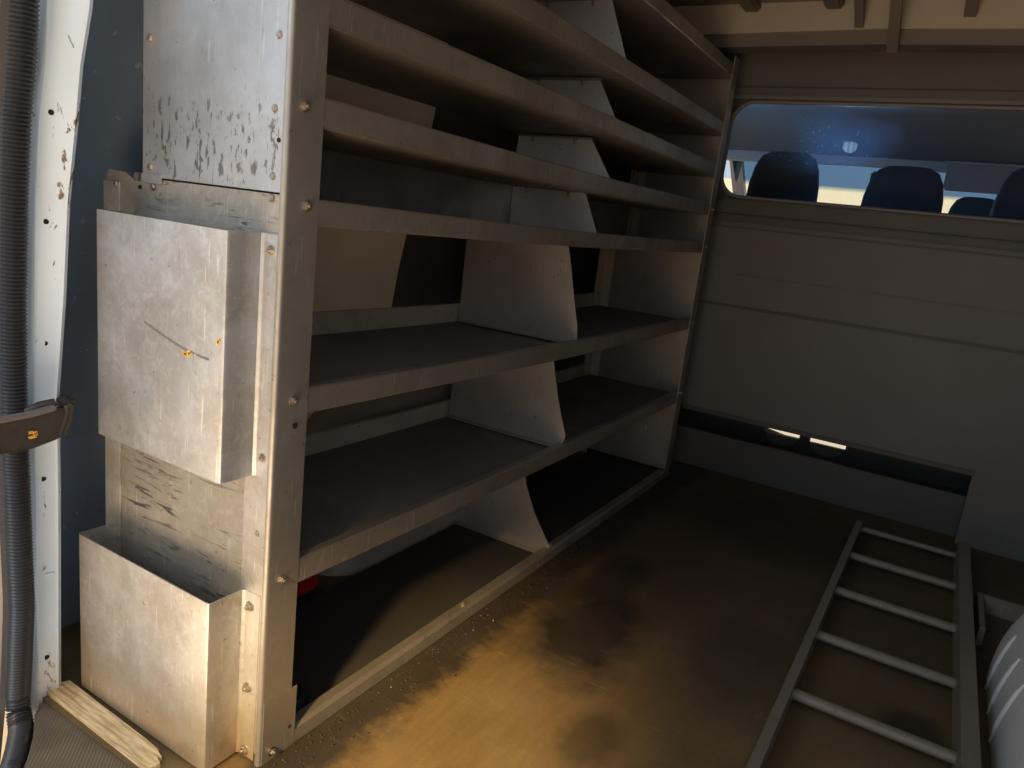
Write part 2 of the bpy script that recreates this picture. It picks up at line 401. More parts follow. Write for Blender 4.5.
# roof bows across the roof
bow = MB()
bow.poly([(-.36, 2.08, 1.85), (-.36, 2.08, 1.80), (-.28, 2.08, 1.742), (.5, 2.08, 1.752), (1.3, 2.08, 1.735), (1.38, 2.08, 1.78), (1.38, 2.08, 1.85)], (0, .015, 0))
tb = struct(bow.build('trim_1', M['beam']), 'pale tan roof bow crossing the roof just behind the partition', 'trim')
bw = MB(); bw.poly([(-.30, 2.095, 1.745), (.5, 2.095, 1.755), (1.3, 2.095, 1.738), (1.3, 2.095, 1.69), (.5, 2.095, 1.708), (-.3, 2.095, 1.70)], (0, .10, 0))
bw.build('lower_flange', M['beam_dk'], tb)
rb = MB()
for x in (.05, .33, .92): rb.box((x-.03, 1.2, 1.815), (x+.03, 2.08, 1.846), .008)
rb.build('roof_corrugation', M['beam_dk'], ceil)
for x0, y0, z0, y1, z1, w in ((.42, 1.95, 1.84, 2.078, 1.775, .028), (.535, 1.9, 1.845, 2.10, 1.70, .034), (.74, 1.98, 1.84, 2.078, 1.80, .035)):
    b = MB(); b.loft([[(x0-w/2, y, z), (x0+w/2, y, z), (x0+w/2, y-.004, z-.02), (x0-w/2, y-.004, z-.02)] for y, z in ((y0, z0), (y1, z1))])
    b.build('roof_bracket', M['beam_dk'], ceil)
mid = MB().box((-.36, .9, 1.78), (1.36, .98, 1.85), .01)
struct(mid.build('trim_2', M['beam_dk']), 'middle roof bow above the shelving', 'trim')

# partition with window opening and foot opening
Yp = 2.34
def rrect(x0, x1, z0, z1, r, y, n=7):
    pts = []
    for cx, cz, a0 in ((x1-r, z1-r, 0), (x0+r, z1-r, 90), (x0+r, z0+r, 180), (x1-r, z0+r, 270)):
        for k in range(n+1):
            t = math.radians(a0+90*k/n); pts.append((cx+r*math.cos(t), y, cz+r*math.sin(t)))
    return pts
wall_front = MB()
X0, X1 = -.70, 1.62
wx0, wx1, wz0, wz1 = -.035, 1.42, 1.185, 1.558
wall_front.box((X0, Yp, .285), (X1, Yp+.03, wz0-.01))
wall_front.box((1.084, Yp, 0), (X1, Yp+.03, .285)); wall_front.box((X0, Yp, 0), (-.12, Yp+.03, .285))
wf = struct(wall_front.build('wall_front', M['partition']), 'dark grey moulded partition between load space and cab', 'wall')
# upper part with the rounded window hole
up = MB()
inner = rrect(wx0, wx1, wz0, wz1, .09, Yp+.006)
outer = []
for x, y, z in inner:
    cx, cz = (wx0+wx1)/2, (wz0+wz1)/2
    dx, dz = x-cx, z-cz
    t = min((X1-.76+.02)/abs(dx) if dx else 9e9, 1)
    sx = (X0 if dx < 0 else X1)
    k = (sx-cx)/dx
    zz = cz+dz*k
    if zz > 1.60: zz2 = 1.60; kk = (1.60-cz)/dz; outer.append((cx+dx*kk, y, 1.60))
    elif zz < wz0-.012: kk = (wz0-.012-cz)/dz; outer.append((cx+dx*kk, y, wz0-.012))
    else: outer.append((sx, y, zz))
iv = [up.bm.verts.new(p) for p in inner]; ov = [up.bm.verts.new(p) for p in outer]
iv2 = [up.bm.verts.new((p[0], p[1]+.03, p[2])) for p in inner]
for i in range(len(iv)):
    j = (i+1) % len(iv)
    up.bm.faces.new((iv[i], iv[j], ov[j], ov[i])); up.bm.faces.new((iv[i], iv2[i], iv2[j], iv[j]))
up.bm.faces.ensure_lookup_table()
up.build('window_surround', M['partition_dk'], wf)
MB().box((X0, Yp, 1.575), (X1, Yp+.03, 1.86)).build('upper_panel', M['partition'], wf)
for z0, z1, d, mt in ((1.567, 1.582, .010, 'trimgrey'), (1.120, 1.178, .028, 'partition_dk'), (1.085, 1.118, .016, 'partition_dk'), (1.062, 1.070, .005, 'partition_dk'), (.872, .878, .004, 'partition'), (.738, .750, .008, 'partition_dk'), (1.61, 1.616, .004, 'partition_dk')):
    MB().box((X0, Yp-d, z0), (X1, Yp, z1), min(d*.45, .006)).build('moulded_rib', M[mt], wf)
MB().box((-.12, Yp-.006, .27), (1.09, Yp+.05, .29), .003).build('opening_lip', M['partition_dk'], wf)

# cab-side floor pieces seen through the foot opening
cabf = MB().box((-.5, 2.42, -.03), (1.5, 2.44, .165), .004).box((-.5, 2.435, .10), (1.5, 2.66, .125))
struct(cabf.build('trim_3', M['partition_dk']), 'dark floor step seen through the low opening in the partition', 'trim')
sb = MB()
sb.box((-.5, 2.655, .12), (1.5, 2.67, .176)); sb.box((-.5, 2.655, .214), (1.5, 2.67, .40))
for a, b_ in ((-.5, .275), (.43, .475), (.625, 1.5)): sb.box((a, 2.655, .176), (b_, 2.67, .214))
seatp = struct(sb.build('trim_4', M['seatbase']), 'black seat base panel with two slots showing daylight', 'trim')
MB().poly([(.27, 2.675, .204), (.33, 2.675, .196), (.345, 2.675, .212), (.43, 2.675, .212), (.43, 2.675, .178), (.36, 2.675, .178), (.29, 2.675, .190)], (0, .01, 0)).build('daylight_glow', M['strip'], seatp)
MB().box((.475, 2.675, .176), (.625, 2.685, .214)).build('daylight_glow', M['strip'], seatp)
for x0, x1 in ((.285, .425), (.480, .618)):
    MB().poly([((x0+x1)/2+(x1-x0)/2*math.cos(math.radians(t)), 2.652, .177+.048*math.sin(math.radians(t))) for t in range(180, 361, 15)], (0, .004, 0)).build('slot_recess', M['recess'], seatp)
MB().box((.25, 2.70, .15), (.65, 2.71, .24)).build('slot_backing', M['partition'], seatp)

# partition glass
pane = MB().poly(rrect(wx0+.004, wx1-.004, wz0+.004, wz1-.004, .088, Yp+.02), (0, .004, 0))
w1 = struct(pane.build('window_1', M['glass']), 'scratched dusty glass pane in the partition looking into the cab', 'window')
seal = MB(); rr = rrect(wx0, wx1, wz0, wz1, .09, Yp+.0); rr2 = [Vector(p) for p in rr]
n = len(rr2); rings = []
cc = Vector(((wx0+wx1)/2, Yp, (wz0+wz1)/2))
for i in range(n):
    d = (rr2[(i+1) % n]-rr2[i-1]).normalized(); u = d.cross(Vector((0, 1, 0)))
    rings.append([rr2[i]+u*.009*math.cos(t*math.pi/4)+Vector((0, 1, 0))*.007*math.sin(t*math.pi/4) for t in range(8)])
rings.append(rings[0])
seal.loft(rings, caps=False).build('rubber_seal', M['trimgrey'], w1, smooth=60)

# ------------------------------------------------------------------ rear opening, left side: pillar, seals, trim, open door
zp = [-.05, .02, .21, .41, .60, .775, .94, 1.06, 1.15, 1.23, 1.45, 1.8]
xl = [-.456, -.455, -.45, -.443, -.439, -.429, -.42, -.405, -.380, -.376, -.345, -.28]
xr = [-.446, -.444, -.438, -.431, -.429, -.402, -.384, -.358, -.342, -.316, -.282, -.21]
ringsP = []
for z, a, b in zip(zp, xl, xr):
    # cross-section: outer lip, shallow step, main face, rolled inner edge and return
    ringsP.append([(a-.006, -.165, z), (a, -.150, z), (a+.006*(1)+(b-a)*.12, -.144, z), (a+(b-a)*.2+.003, -.140, z), (b-.004, -.114, z), (b, -.108, z), (b-.006, -.100, z), (b-.10, -.085, z), (b-.16, -.10, z), (a-.05, -.165, z)])
pil = MB().loft(ringsP)
pillar = struct(pil.build('trim_5', M['white'], smooth=30), 'scraped white body pillar at the left edge of the rear opening', 'trim')
hb = MB()
for (z, f) in ((1.075, .45), (.905, .5), (.70, .6), (.45, .5), (.085, .6)):
    k = max(i for i in range(len(zp)-1) if zp[i] <= z)
    t = (z-zp[k])/(zp[k+1]-zp[k]); a = xl[k]+(xl[k+1]-xl[k])*t; b = xr[k]+(xr[k+1]-xr[k])*t
    px = a+(b-a)*f; py = -.140+(.026)*f
    nrm = Vector((.45, -.75, 0)).normalized()
    hb.tube([Vector((px, py-.004, z))-nrm*.004, Vector((px, py-.004, z))+nrm*.0015], .0042, 12)
hb.build('bolt_hole', M['hole'], pillar)
# paint step across the pillar
MB().loft([[(-.449, -.153, z), (-.435, -.117, z), (-.441, -.113, z), (-.456, -.150, z)] for z in (.255, .262)]).build('panel_lap', M['white'], pillar)

# ribbed door seal
zl = [(-.40, -.585), (-.17, -.520), (-.10, -.505), (0, -.484), (.10, -.470), (.22, -.455), (.42, -.457), (.57, -.460), (.77, -.450), (.94, -.436), (1.06, -.421), (1.15, -.40), (1.23, -.390), (1.45, -.36), (1.8, -.295)]
def xin(tab, z):
    for (a, xa), (b, xb) in zip(tab, tab[1:]):
        if z <= b: return xa+(xb-xa)*(z-a)/(b-a)
    return tab[-1][1]
rg = []; n = 540
for i in range(n+1):
    z = .03+1.75*i/n; x = xin(zl, z)+.026
    rad = .0180 + (.0030 if i % 2 else 0)
    rg.append([(x+rad*1.0*math.cos(t)+.004, -.178+rad*math.sin(t), z) for t in [k*2*math.pi/12 for k in range(12)]])
x0 = xin(zl, .03)+.030
cp = [Vector(p) for p in ((x0, -.178, .03), (x0+.004, -.180, .0), (-.415, -.190, -.018), (-.375, -.215, -.022), (-.325, -.250, -.024), (-.28, -.29, -.026), (-.16, -.395, -.028))]
path = []
for a, b_ in zip(cp, cp[1:]):
    m_ = max(2, int((b_-a).length/.0033))
    path += [a.lerp(b_, k/m_) for k in range(m_)]
for _ in range(6): path = [path[0]] + [(path[k-1]+path[k]+path[k+1])/3 for k in range(1, len(path)-1)] + [path[-1]]
sealb = MB().loft(rg); sealb.tube(path, [.0180+(.003 if k % 2 else 0) for k in range(len(path))], 12)
struct(sealb.build('trim_6', M['rubber'], smooth=80), 'ribbed black rubber door seal running down the white pillar', 'trim')
rg = []
for i in range(60):
    z = -.35+2.13*i/59; x = xin(zl, z)-.014
    rg.append([(x+dx, -.19+dy, z) for dx, dy in ((.008, .010), (.009, -.002), (.003, -.007), (-.005, -.007), (-.010, -.001), (-.009, .012))])
struct(MB().loft(rg).build('trim_7', M['trimgrey'], smooth=40), 'grey-brown moulding outside the rubber door seal', 'trim')
bp_ = MB(); bp_.box((-.66, -.60, -.40), (-.40, -.225, -.07), .02); bp_.box((-.50, -.60, -.40), (1.6, -.30, -.12), .02)
struct(bp_.build('trim_14', M['bluepaint']), 'blue-grey bumper corner below the sill', 'trim')
# open rear door, hinged outside the pillar and swung back
door = MB(); 
def dp(u, z, t=0):  # point on door, u along its width
    return (-.545-.36*u-.25*z*.12 + (.0 if z < 1 else 0) + t*.9, -.25-.62*u-t*.4, z)
door.loft([[dp(0, z), dp(1, z), dp(1, z, -.04), dp(0, z, -.04)] for z in (-.12, .3, .7, .92)])
door.loft([[dp(0, z), dp(.10, z), dp(.10, z, -.04), dp(0, z, -.04)] for z in (.92, 1.3, 1.8)])
door.loft([[dp(.9, z), dp(1, z), dp(1, z, -.04), dp(.9, z, -.04)] for z in (.92, 1.3, 1.8)])
d1 = struct(door.build('door_1', M['bluepaint']), 'open rear door at the far left edge', 'door')
# check strap
strap = thing('door_check_strap', (-.355, -.19, .54), 'black steel door check strap with a yellow chalk mark, hooked at the white pillar', 'door strap')
SP = [((-.325, -.48, .588), .026), ((-.336, -.30, .579), .027), ((-.342, -.24, .576), .0275), ((-.354, -.19, .572), .029), ((-.361, -.15, .576), .028), ((-.362, -.128, .578), .022)]
st = MB()
st.loft([[Vector(c)+Vector(o) for o in ((-.005, 0, -h), (.005, 0, -h), (.007, 0, -h+.006), (.007, 0, h-.006), (.005, 0, h), (-.005, 0, h))] for c, h in SP])
st.build('strap_bar', M['bumped'], strap)
MB().tube([(c[0]+.003, c[1], c[2]+h) for c, h in SP[:-1]], .0058, 10).build('rolled_edge', M['trimgrey'], strap, smooth=60)
hk = MB(); hk.tube([(-.362, -.140, .555), (-.362, -.128, .585), (-.362, -.126, .603), (-.368, -.120, .612)], .010, 12); hk.tube([(-.37, -.135, .607), (-.37, -.112, .610)], .010, 12)
hk.tube([(-.362, -.145, .612), (-.372, -.165, .605), (-.385, -.18, .596)], [.007, .009, .006], 10)
hk.build('strap_hook', M['bumped'], strap, smooth=60)
MB().tube([(-.366, -.128, .59), (-.40, -.108, .59), (-.44, -.09, .59)], .010, 10).build('pivot_pin', M['bumped'], strap, smooth=60)
pt = MB(); prev = None; pts = []
for k in range(26):
    a = k*.95
    rr_ = (.004+.0075*((k % 5)/4))
    pts.append((-.3462+.0003*(k % 2), -.193+rr_*1.1*math.cos(a), .568+rr_*.62*math.sin(a)))
pt.tube(pts, .0009, 5)
pt.build('chalk_mark', M['yellowpaint'], strap)

# sill outside the load floor
sl = MB(); sl.poly([(x, y, -.075) for x, y in ((-.445, -.1355), (-.42, -.165), (-.365, -.195), (-.315, -.23), (-.27, -.27), (-.15, -.37), (0, -.60), (1.6, -.60), (1.6, -.1355))], (0, 0, .069))
struct(sl.build('trim_8', M['sill']), 'worn ribbed brown plastic sill at the rear opening', 'trim')

# wheel arches
def arch_left():
    b = MB(); rings = []
    # inner face at x=-.345 rounding to the wall at its near end, domed on top
    for k in range(13):
        t = k/12
        z = .44*math.sin(t*math.pi/2)
        inset = .44*(1-math.cos(t*math.pi/2))
        fr = .10*min(1, z/.30) + .06*(1-math.cos(t*math.pi/2))
        y0, y1, r = .55+inset*.55, 1.60-inset*.55, .13
        ring = [(-.585, y0, z)]
        for a in range(7):
            an = math.radians(-90+15*a)
            ring.append((-.345-fr-r+r*math.cos(an), y0+r+r*math.sin(an), z))
        for a in range(7):
            an = math.radians(15*a)
            ring.append((-.345-fr-r+r*math.cos(an), y1-r+r*math.sin(an), z))
        ring.append((-.585, y1, z)); rings.append(ring)
    b.loft(rings); return b
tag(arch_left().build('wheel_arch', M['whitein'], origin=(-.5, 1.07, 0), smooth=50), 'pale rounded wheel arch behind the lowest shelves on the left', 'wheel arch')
def arch_right():
    b = MB(); rings = []
    for k in range(13):
        t = k/12*math.pi/2
        z = .335*math.sin(t); c = 1-math.cos(t)
        y0, y1, r = .42+c*.36, 1.50-c*.36, .20*(1-.3*c); fr = .11*c
        ring = [(1.66, y0, z)]
        for a in range(9):
            an = math.radians(270-90*a/8)
            ring.append((1.155+fr+r+r*math.cos(an), y0+r+r*math.sin(an), z))
        for a in range(9):
            an = math.radians(180-90*a/8)
            ring.append((1.155+fr+r+r*math.cos(an), y1-r+r*math.sin(an), z))
        ring.append((1.66, y1, z)); rings.append(ring)
    b.loft(rings); return b
ar = thing('wheel_arch', (1.4, .96, 0), 'light grey ribbed wheel arch beside the ladder at the right edge', 'wheel arch')
arch_right().build('arch_shell', M['arch'], ar, smooth=50)
def arch_pt(y, z):
    t = math.asin(min(1, z/.335)); return 1.155+.11*(1-math.cos(t))
for i, (ya, yb) in enumerate(((1.20, 1.26), (1.08, 1.14), (.96, 1.02))):
    pts = [(arch_pt(0, z)-.000, yb+(ya-yb)*(z/.18), z) for z in (.0, .04, .08, .12, .16, .185)]
    MB().tube(pts, [.004, .006, .007, .007, .006, .003], 10).build('pressed_rib', M['arch'], ar, smooth=60)

# floor bracket past the ladder
br = MB(); br.box((1.135, 1.50, .0), (1.150, 1.76, .055), .002); br.box((1.150, 1.745, .0), (1.30, 1.76, .055), .002)
tag(br.build('floor_bracket', M['ladder'], origin=(1.22, 1.63, 0)), 'small angled metal floor bracket between the ladder and the right wheel arch', 'bracket')

# ------------------------------------------------------------------ the shelving unit
L = 2.19; PW = .064
unit = thing('shelving_unit', (-.2, 1.1, 0), 'tall aluminium van shelving unit with seven trays down the left side', 'shelving')
# near end panels
MB().box((-.347, -.002, .995), (0.0, .002, 1.70), .0008).build('end_panel', M['panel'], unit)['label'] = 'upper end panel, scraped, bluish and narrower'
lowp = MB()
lowp.poly([(-.458, -.0005, .02), (-.005, -.0005, .02), (-.005, -.0005, .992), (-.285, -.0005, .992), (-.31, -.0005, .992), (-.345, -.0005, .985), (-.372, -.0005, .986), (-.40, -.0005, .998), (-.448, -.0005, 1.0), (-.456, -.0005, .985)], (0, .003, 0))
lp = lowp.build('end_panel', M['panel_low'], unit); lp['label'] = 'lower end panel, wider, behind the pockets'
MB().box((-.460, -.0035, .02), (-.412, -.0008, .98), .0008).build('edge_flange', M['pocket'], lp)
MB().box((-.062, -.0035, .02), (-.004, -.0008, .545), .0008).build('edge_flange', M['pocket'], lp)
MB().box((-.347, -.0045, .985), (-.292, -.0022, 1.0)).build('joint_tab', M['panel'], lp)
# uprights: L section
def upright(y0, y1, name='upright_post', zt=1.70):
    b = MB()
    b.poly([(0.0, y0, 0.0), (0.004, y0, 0.0), (.004, y1, 0.0), (0, y1, 0.0)], (0, 0, zt))
    o = b.build(name, M['post'], unit); return o
pn = MB()
sec = [(-.006, -.0060), (-.001, -.0060), (.0022, -.0045), (.0036, -.002), (.004, .002), (.004, PW), (.001, PW), (.001, .003), (-.002, -.0035), (-.006, -.0035)]
pn.poly([(x, y, 0.0) for x, y in sec], (0, 0, 1.70)); pn.box((.004, .0, 0), (.0055, PW+.012, .125), .0005)
post = pn.build('upright_post', M['post'], unit, smooth=40)
pf = MB(); pf.poly([(x, L-y, 0.0) for x, y in sec][::-1], (0, 0, 1.68)); pf.build('upright_post', M['post'], unit, smooth=40)
# far end panel
fp = MB(); fp.poly([(-.43, L-.002, .02), (0, L-.002, .02), (0, L-.002, 1.655), (-.335, L-.002, 1.655), (-.335, L-.002, .99), (-.43, L-.002, .98)], (0, .004, 0))
far = fp.build('end_panel', M['farpanel'], unit); far['label'] = 'far end panel next to the partition'
for z in (.50, .84, 1.21, 1.36): MB().box((-.33, L-.004, z), (-.02, L-.002, z+.003)).build('pressed_line', M['farpanel'], far)
# back corner posts, far and near end
bp = MB(); bp.box((-.43, L-.075, .0), (-.425, L-.004, .985)); bp.box((-.425, L-.012, .0), (-.385, L-.006, .985)); bp.build('back_post', M['upstand'], unit)
bp = MB(); bp.box((-.335, L-.085, .99), (-.330, L-.050, 1.66)); bp.box((-.335, L-.040, .99), (-.328, L-.004, 1.66)); bp.box((-.33, L-.012, .99), (-.30, L-.006, 1.66)); bp.build('back_post', M['upstand'], unit)
bp = MB(); bp.box((-.43, .004, .0), (-.425, .05, .985)); bp.box((-.335, .004, .99), (-.33, .05, 1.66)); bp.build('back_post', M['upstand'], unit)

zc = [.016, .3554, .6663, .9716, 1.1215, 1.2656, 1.4214, 1.6307]
hh = [.016, .0235, .0225, .0205, .0225, .0225, .0215, .0215]
sag = [0, .004, .004, .004, .004, -.002, -.002, 0]
for i, (z, h) in enumerate(zip(zc, hh)):
    D = .335 if i == 0 else .43 if i < 3 else (.43 if i == 3 else .332)
    zd = z+.004 if i in (1, 2) else (z-h*.2 if i == 0 else z-h+.0022)
    def sg(y): return -sag[i]*math.sin(math.pi*min(1, max(0, y/L)))*2
    ys = [.004+(L-.008)*k/16 for k in range(17)]
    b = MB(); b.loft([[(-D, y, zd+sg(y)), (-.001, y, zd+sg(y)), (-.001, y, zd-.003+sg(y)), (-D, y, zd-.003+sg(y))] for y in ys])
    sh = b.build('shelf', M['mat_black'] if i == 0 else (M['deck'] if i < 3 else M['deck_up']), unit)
    ys = [PW-.004+(L-2*PW+.008)*k/16 for k in range(17)]
    b = MB()
    if i == 0:
        b.loft([[(-.024, y, .034), (-.004, y, .034), (.004, y, .028), (.006, y, .002), (-.002, y, .0), (-.006, y, .024), (-.024, y, .030)] for y in ys])
        for yy in (.65, 1.12): b.bolt((-.012, yy, .034), (0, 0, 1), .005, .004)
    else:
        b.loft([[(-.018, y, z+h+sg(y)), (0, y, z+h+sg(y)), (.0025, y, z+h-.003+sg(y)), (.0025, y, z-h+.003+sg(y)), (0, y, z-h+sg(y)), (-.015, y, z-h+sg(y)), (-.015, y, z-h+.003+sg(y)), (-.002, y, z-h+.003+sg(y)), (-.002, y, z+h-.003+sg(y)), (-.018, y, z+h-.003+sg(y))] for y in ys])
    b.build('front_lip', M['rail'], sh, smooth=35)
    if i:
        hu = .055 if i < 3 else .03
        b = MB(); ys = [.01+(L-.02)*k/16 for k in range(17)]
        b.loft([[(-D, y, zd-.001+sg(y)), (-D+.003, y, zd-.001+sg(y)), (-D+.003, y, zd+hu+sg(y)), (-D+.016, y, zd+hu+sg(y)), (-D+.016, y, zd+hu+.003+sg(y)), (-D, y, zd+hu+.003+sg(y))] for y in ys])
        b.build('back_upstand', M['upstand'], sh)
# grey back sheet in the low bay above the fourth tray
b = MB(); b.box((-.330, .01, .975), (-.327, 1.24, 1.12)); b.box((-.329, .02, 1.035), (-.324, 1.22, 1.04), .001); b.box((-.330, 1.335, .975), (-.327, 2.12, 1.12)); b.box((-.329, 1.34, 1.045), (-.324, 2.10, 1.05), .001)
b.build('back_sheet', M['greylining'], unit)

# dividers (lower, then upper)
def divider(y, pts, flange=True, topf=False):
    mt = M['divider_up'] if topf else M['divider']
    b = MB(); b.poly([(x, y, z) for x, z in pts], (0, .0025, 0))
    d = b.build('divider', mt, unit)
    xs = [p[0] for p in pts]; zz = [p[1] for p in pts]; z0 = min(zz); z1 = max(zz)
    if flange:
        MB().box((min(xs)+.01, y-.024, z0), (-.02, y, z0+.003), .0005).build('foot_flange', M['divider'], d)
    if topf:
        f = MB().box((min(xs)+.005, y-.022, z1-.002), (-.075, y, z1+.001), .0005)
        for xx in (-.27, -.13): f.tube([(xx, y-.011, z1-.006), (xx, y-.011, z1-.018)], .0035, 8); f.tube([(xx, y-.011, z1-.002), (xx, y-.011, z1-.007)], .006, 6)
        f.build('top_flange', M['rail'], d)
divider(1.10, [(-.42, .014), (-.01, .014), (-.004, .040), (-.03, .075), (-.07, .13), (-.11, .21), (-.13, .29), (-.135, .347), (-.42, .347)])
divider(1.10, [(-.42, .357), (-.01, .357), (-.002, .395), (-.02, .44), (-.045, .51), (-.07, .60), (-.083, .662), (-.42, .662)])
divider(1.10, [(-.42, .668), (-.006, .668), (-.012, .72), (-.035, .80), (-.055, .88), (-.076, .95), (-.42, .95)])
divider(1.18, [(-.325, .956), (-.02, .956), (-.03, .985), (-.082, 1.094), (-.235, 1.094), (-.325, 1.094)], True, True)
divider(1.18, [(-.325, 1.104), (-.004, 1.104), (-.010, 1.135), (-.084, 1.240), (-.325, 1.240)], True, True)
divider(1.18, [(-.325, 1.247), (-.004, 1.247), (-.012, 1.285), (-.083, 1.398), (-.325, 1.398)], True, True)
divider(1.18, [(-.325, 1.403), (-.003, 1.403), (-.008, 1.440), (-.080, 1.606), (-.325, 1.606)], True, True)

# bolts
for y, z in ((.025, 1.123), (.039, .98), (.032, .671), (.027, .355), (.024, .016), (.03, 1.30), (.03, 1.42)):
    MB().bolt((.004, y, z), (1, 0, 0)).build('bolt', M['bolt'], unit, smooth=30)
for y, z in ((L-.03, .37), (L-.03, .668), (L-.03, .973), (L-.03, 1.12)):
    MB().bolt((.004, y, z), (1, 0, 0)).build('bolt', M['bolt'], unit, smooth=30)
MB().tube([(.003, .038, .628), (.0052, .038, .628)], .0055, 14).build('bolt_hole', M['hole'], unit)
MB().tube([(.003, .062, .045), (.0062, .062, .045)], .004, 12).build('bolt_hole', M['hole'], unit)
for x, z in ((-.025, 1.215), (-.028, 1.114), (-.027, 1.018), (-.029, .986), (-.329, 1.215), (-.326, 1.011), (-.424, .976), (-.318, .979), (-.026, .44)):
    p = Vector((x, -.0022, z)); s_ = MB(); s_.tube([p, p+Vector((0, -.003, 0))], [.0062, .0045], 14); s_.build('screw', M['bolt'], unit, smooth=40)
for x, z in ((-.017, 1.07), (-.354, .976)):
    MB().tube([(x, -.001, z), (x, -.0036, z)], .0034, 12).build('screw_hole', M['hole'], unit)

# ------------------------------------------------------------------ sheet metal pockets on the end panel
def pocket(name, x0, x1, p, z0, z1, label, fl, mt):
    """folded tray: left wall, front, right wall and fixing flange; open at the top"""
    o = thing(name, ((x0+x1)/2, -p/2, z0), label, 'storage pocket', 'aluminium pockets on the end panel')
    t = .0022; r = .006
    path = [(x0, -.003), (x0, -p+r), (x0+r*.3, -p+r*.3), (x0+r, -p), (x1-r, -p), (x1-r*.3, -p+r*.3), (x1, -p+r), (x1, -.009), (x1+.003, -.006), (x1+.006, -.005), (x1+fl, -.005)]
    b = MB(); n = len(path); nor = []
    for i in range(n):
        a = Vector(path[max(i-1, 0)]); c = Vector(path[min(i+1, n-1)]); d = (c-a).normalized(); nor.append(Vector((-d.y, d.x)))
    outl = [Vector(q) for q in path]; inn = [q+m*t for q, m in zip(outl, nor)]
    ring = outl + inn[::-1]
    def zt(x): return z1
    b.loft([[(q.x, q.y, z) for q in ring] for z in (z0, z0+(z1-z0)*.5, z1)])
    b.build('folded_sheet', mt, o, smooth=35)
    MB().box((x0+.002, -p+.002, z0), (x1-.002, -.004, z0+.002)).build('base_plate', M['panel_low'], o)
    return o
up_ = pocket('wall_pocket', -.372, -.039, .070, .541, .933, 'upper aluminium pocket, smudged with a dark streak, bolted on the end panel', .036, M['pocket_up'])
for x, z in ((-.020, .909), (-.020, .575)): MB().bolt((x, -.005, z), (0, -1, 0), .0055, .004).build('bolt', M['bolt'], up_, smooth=30)
# smudge streak on its face: thin scuffed film of rubber
sm = MB(); pts = [(-.235+.018*k, -.0706, .765-.030*math.sin(min(k, 9)/9*1.5)) for k in range(10)]
for a, c in zip(pts, pts[1:]): sm.poly([(a[0], a[1], a[2]-.0018), (c[0], c[1], c[2]-.0022), (c[0], c[1], c[2]+.0016), (a[0], a[1], a[2]+.0012)], (0, -.0003, 0))
sm.build('rubber_scuff', plain('scuff_rubber', (.16, .15, .14), .6), up_)
sp = MB(); sq = MB()
for k in range(26):
    cx, cz = random.gauss(-.122, .009), random.gauss(.7345, .0028)
    if k > 16: cx, cz = random.gauss(-.052, .0022), random.gauss(.768, .004)
    (sp if k <= 16 else sq).tube([(cx, -.0702, cz), (cx, -.0710, cz)], random.uniform(.0012, .0028), 7)
sp.build('orange_paint_spot', M['yellowpaint'], up_); sq.build('orange_paint_spot', M['yellowpaint'], up_)
lo = pocket('wall_pocket', -.430, -.051, .075, .006, .329, 'lower aluminium pocket, open bin shape, standing on the floor behind the batten', .040, M['pocket'])
for x, z in ((-.034, .303), (-.032, .146), (-.033, .018)): MB().bolt((x, -.005, z), (0, -1, 0), .007, .006).build('bolt', M['bolt'], lo, smooth=30)

# pine batten at the floor edge
bt = MB()
top = [(-.458, -.098), (-.452, -.083), (-.20, -.088), (-.158, -.090), (-.150, -.094), (-.135, -.098), (-.142, -.103), (-.125, -.108), (-.128, -.130), (-.45, -.126)]
bt.poly([(x, y, 0.0) for x, y in top], (0, 0, .009))
tag(bt.build('wooden_batten', M['pine'], origin=(-.3, -.11, 0)), 'ridged pine batten with a splintered end on the floor in front of the lower pocket', 'batten')

# red plastic thing in the dark bottom bay
b = MB(); b.box((-.42, .40, .02), (-.34, .48, .17), .012); 
redl = thing('red_lamp', (-.38, .44, .012), 'dark red plastic lamp half hidden behind the near upright on the bottom shelf', 'lamp')
b.build('lamp_lens', M['redplastic'], redl, smooth=40); MB().box((-.43, .39, .012), (-.33, .49, .022), .003).build('lamp_base', M['rubber'], redl)
# round black grommet on bottom tray
b = MB(); b.tube([(-.06, .14, .014), (-.06, .14, .040)], [.026, .022], 20)
tag(b.build('rubber_cap', M['rubber'], origin=(-.06, .14, .014), smooth=40), 'round black rubber cap on the bottom shelf by the near upright', 'cap')

# ------------------------------------------------------------------ ladder lying on the floor
lad = thing('ladder', (.93, 1.0, 0), 'dull aluminium ladder lying flat on the floor on the right', 'ladder')
def lrail(xa, xb, inner):
    b = MB(); h = .058; w = .021
    rings = []
    for y, xc in ((2.115, xa), (1.0, (xa+xb)/2*1.0), (-.10, xb)):
        a, c = xc-w/2, xc+w/2; t = .004
        if inner > 0: sec = [(a, 0.002), (c, 0.002), (c, .006), (a+t, .006), (a+t, h-t), (c, h-t), (c, h), (a, h)]
        else: sec = [(c, 0.002), (a, 0.002), (a, .006), (c-t, .006), (c-t, h-t), (a, h-t), (a, h), (c, h)]
        rings.append([(x, y, z) for x, z in sec])
    return b.loft(rings).build('rail', M['ladder'], lad, smooth=30)
lrail(.765, .738, -1)
def rrail(xc):
    b = MB(); h = .080; w = .034
    b.loft([[(xc-w/2, y, .002), (xc+w/2, y, .002), (xc+w/2, y, h), (xc-w/2, y, h)] for y in (2.115, -.10)])
    return b.build('rail', M['ladder'], lad)
rrail(1.098)
yr = 2.095
for k in range(8):
    y = 2.10-.3*0 if k == 0 else 1.80-.3185*(k-1)
    if y < -.05: break
    xa = .76-(2.1-y)*.012
    rad = .013 if k == 0 else .0155
    MB().tube([(xa, y, .034), (1.090, y, .034)], rad, 16, .8).build('rung', M['ladder'], lad, smooth=60)

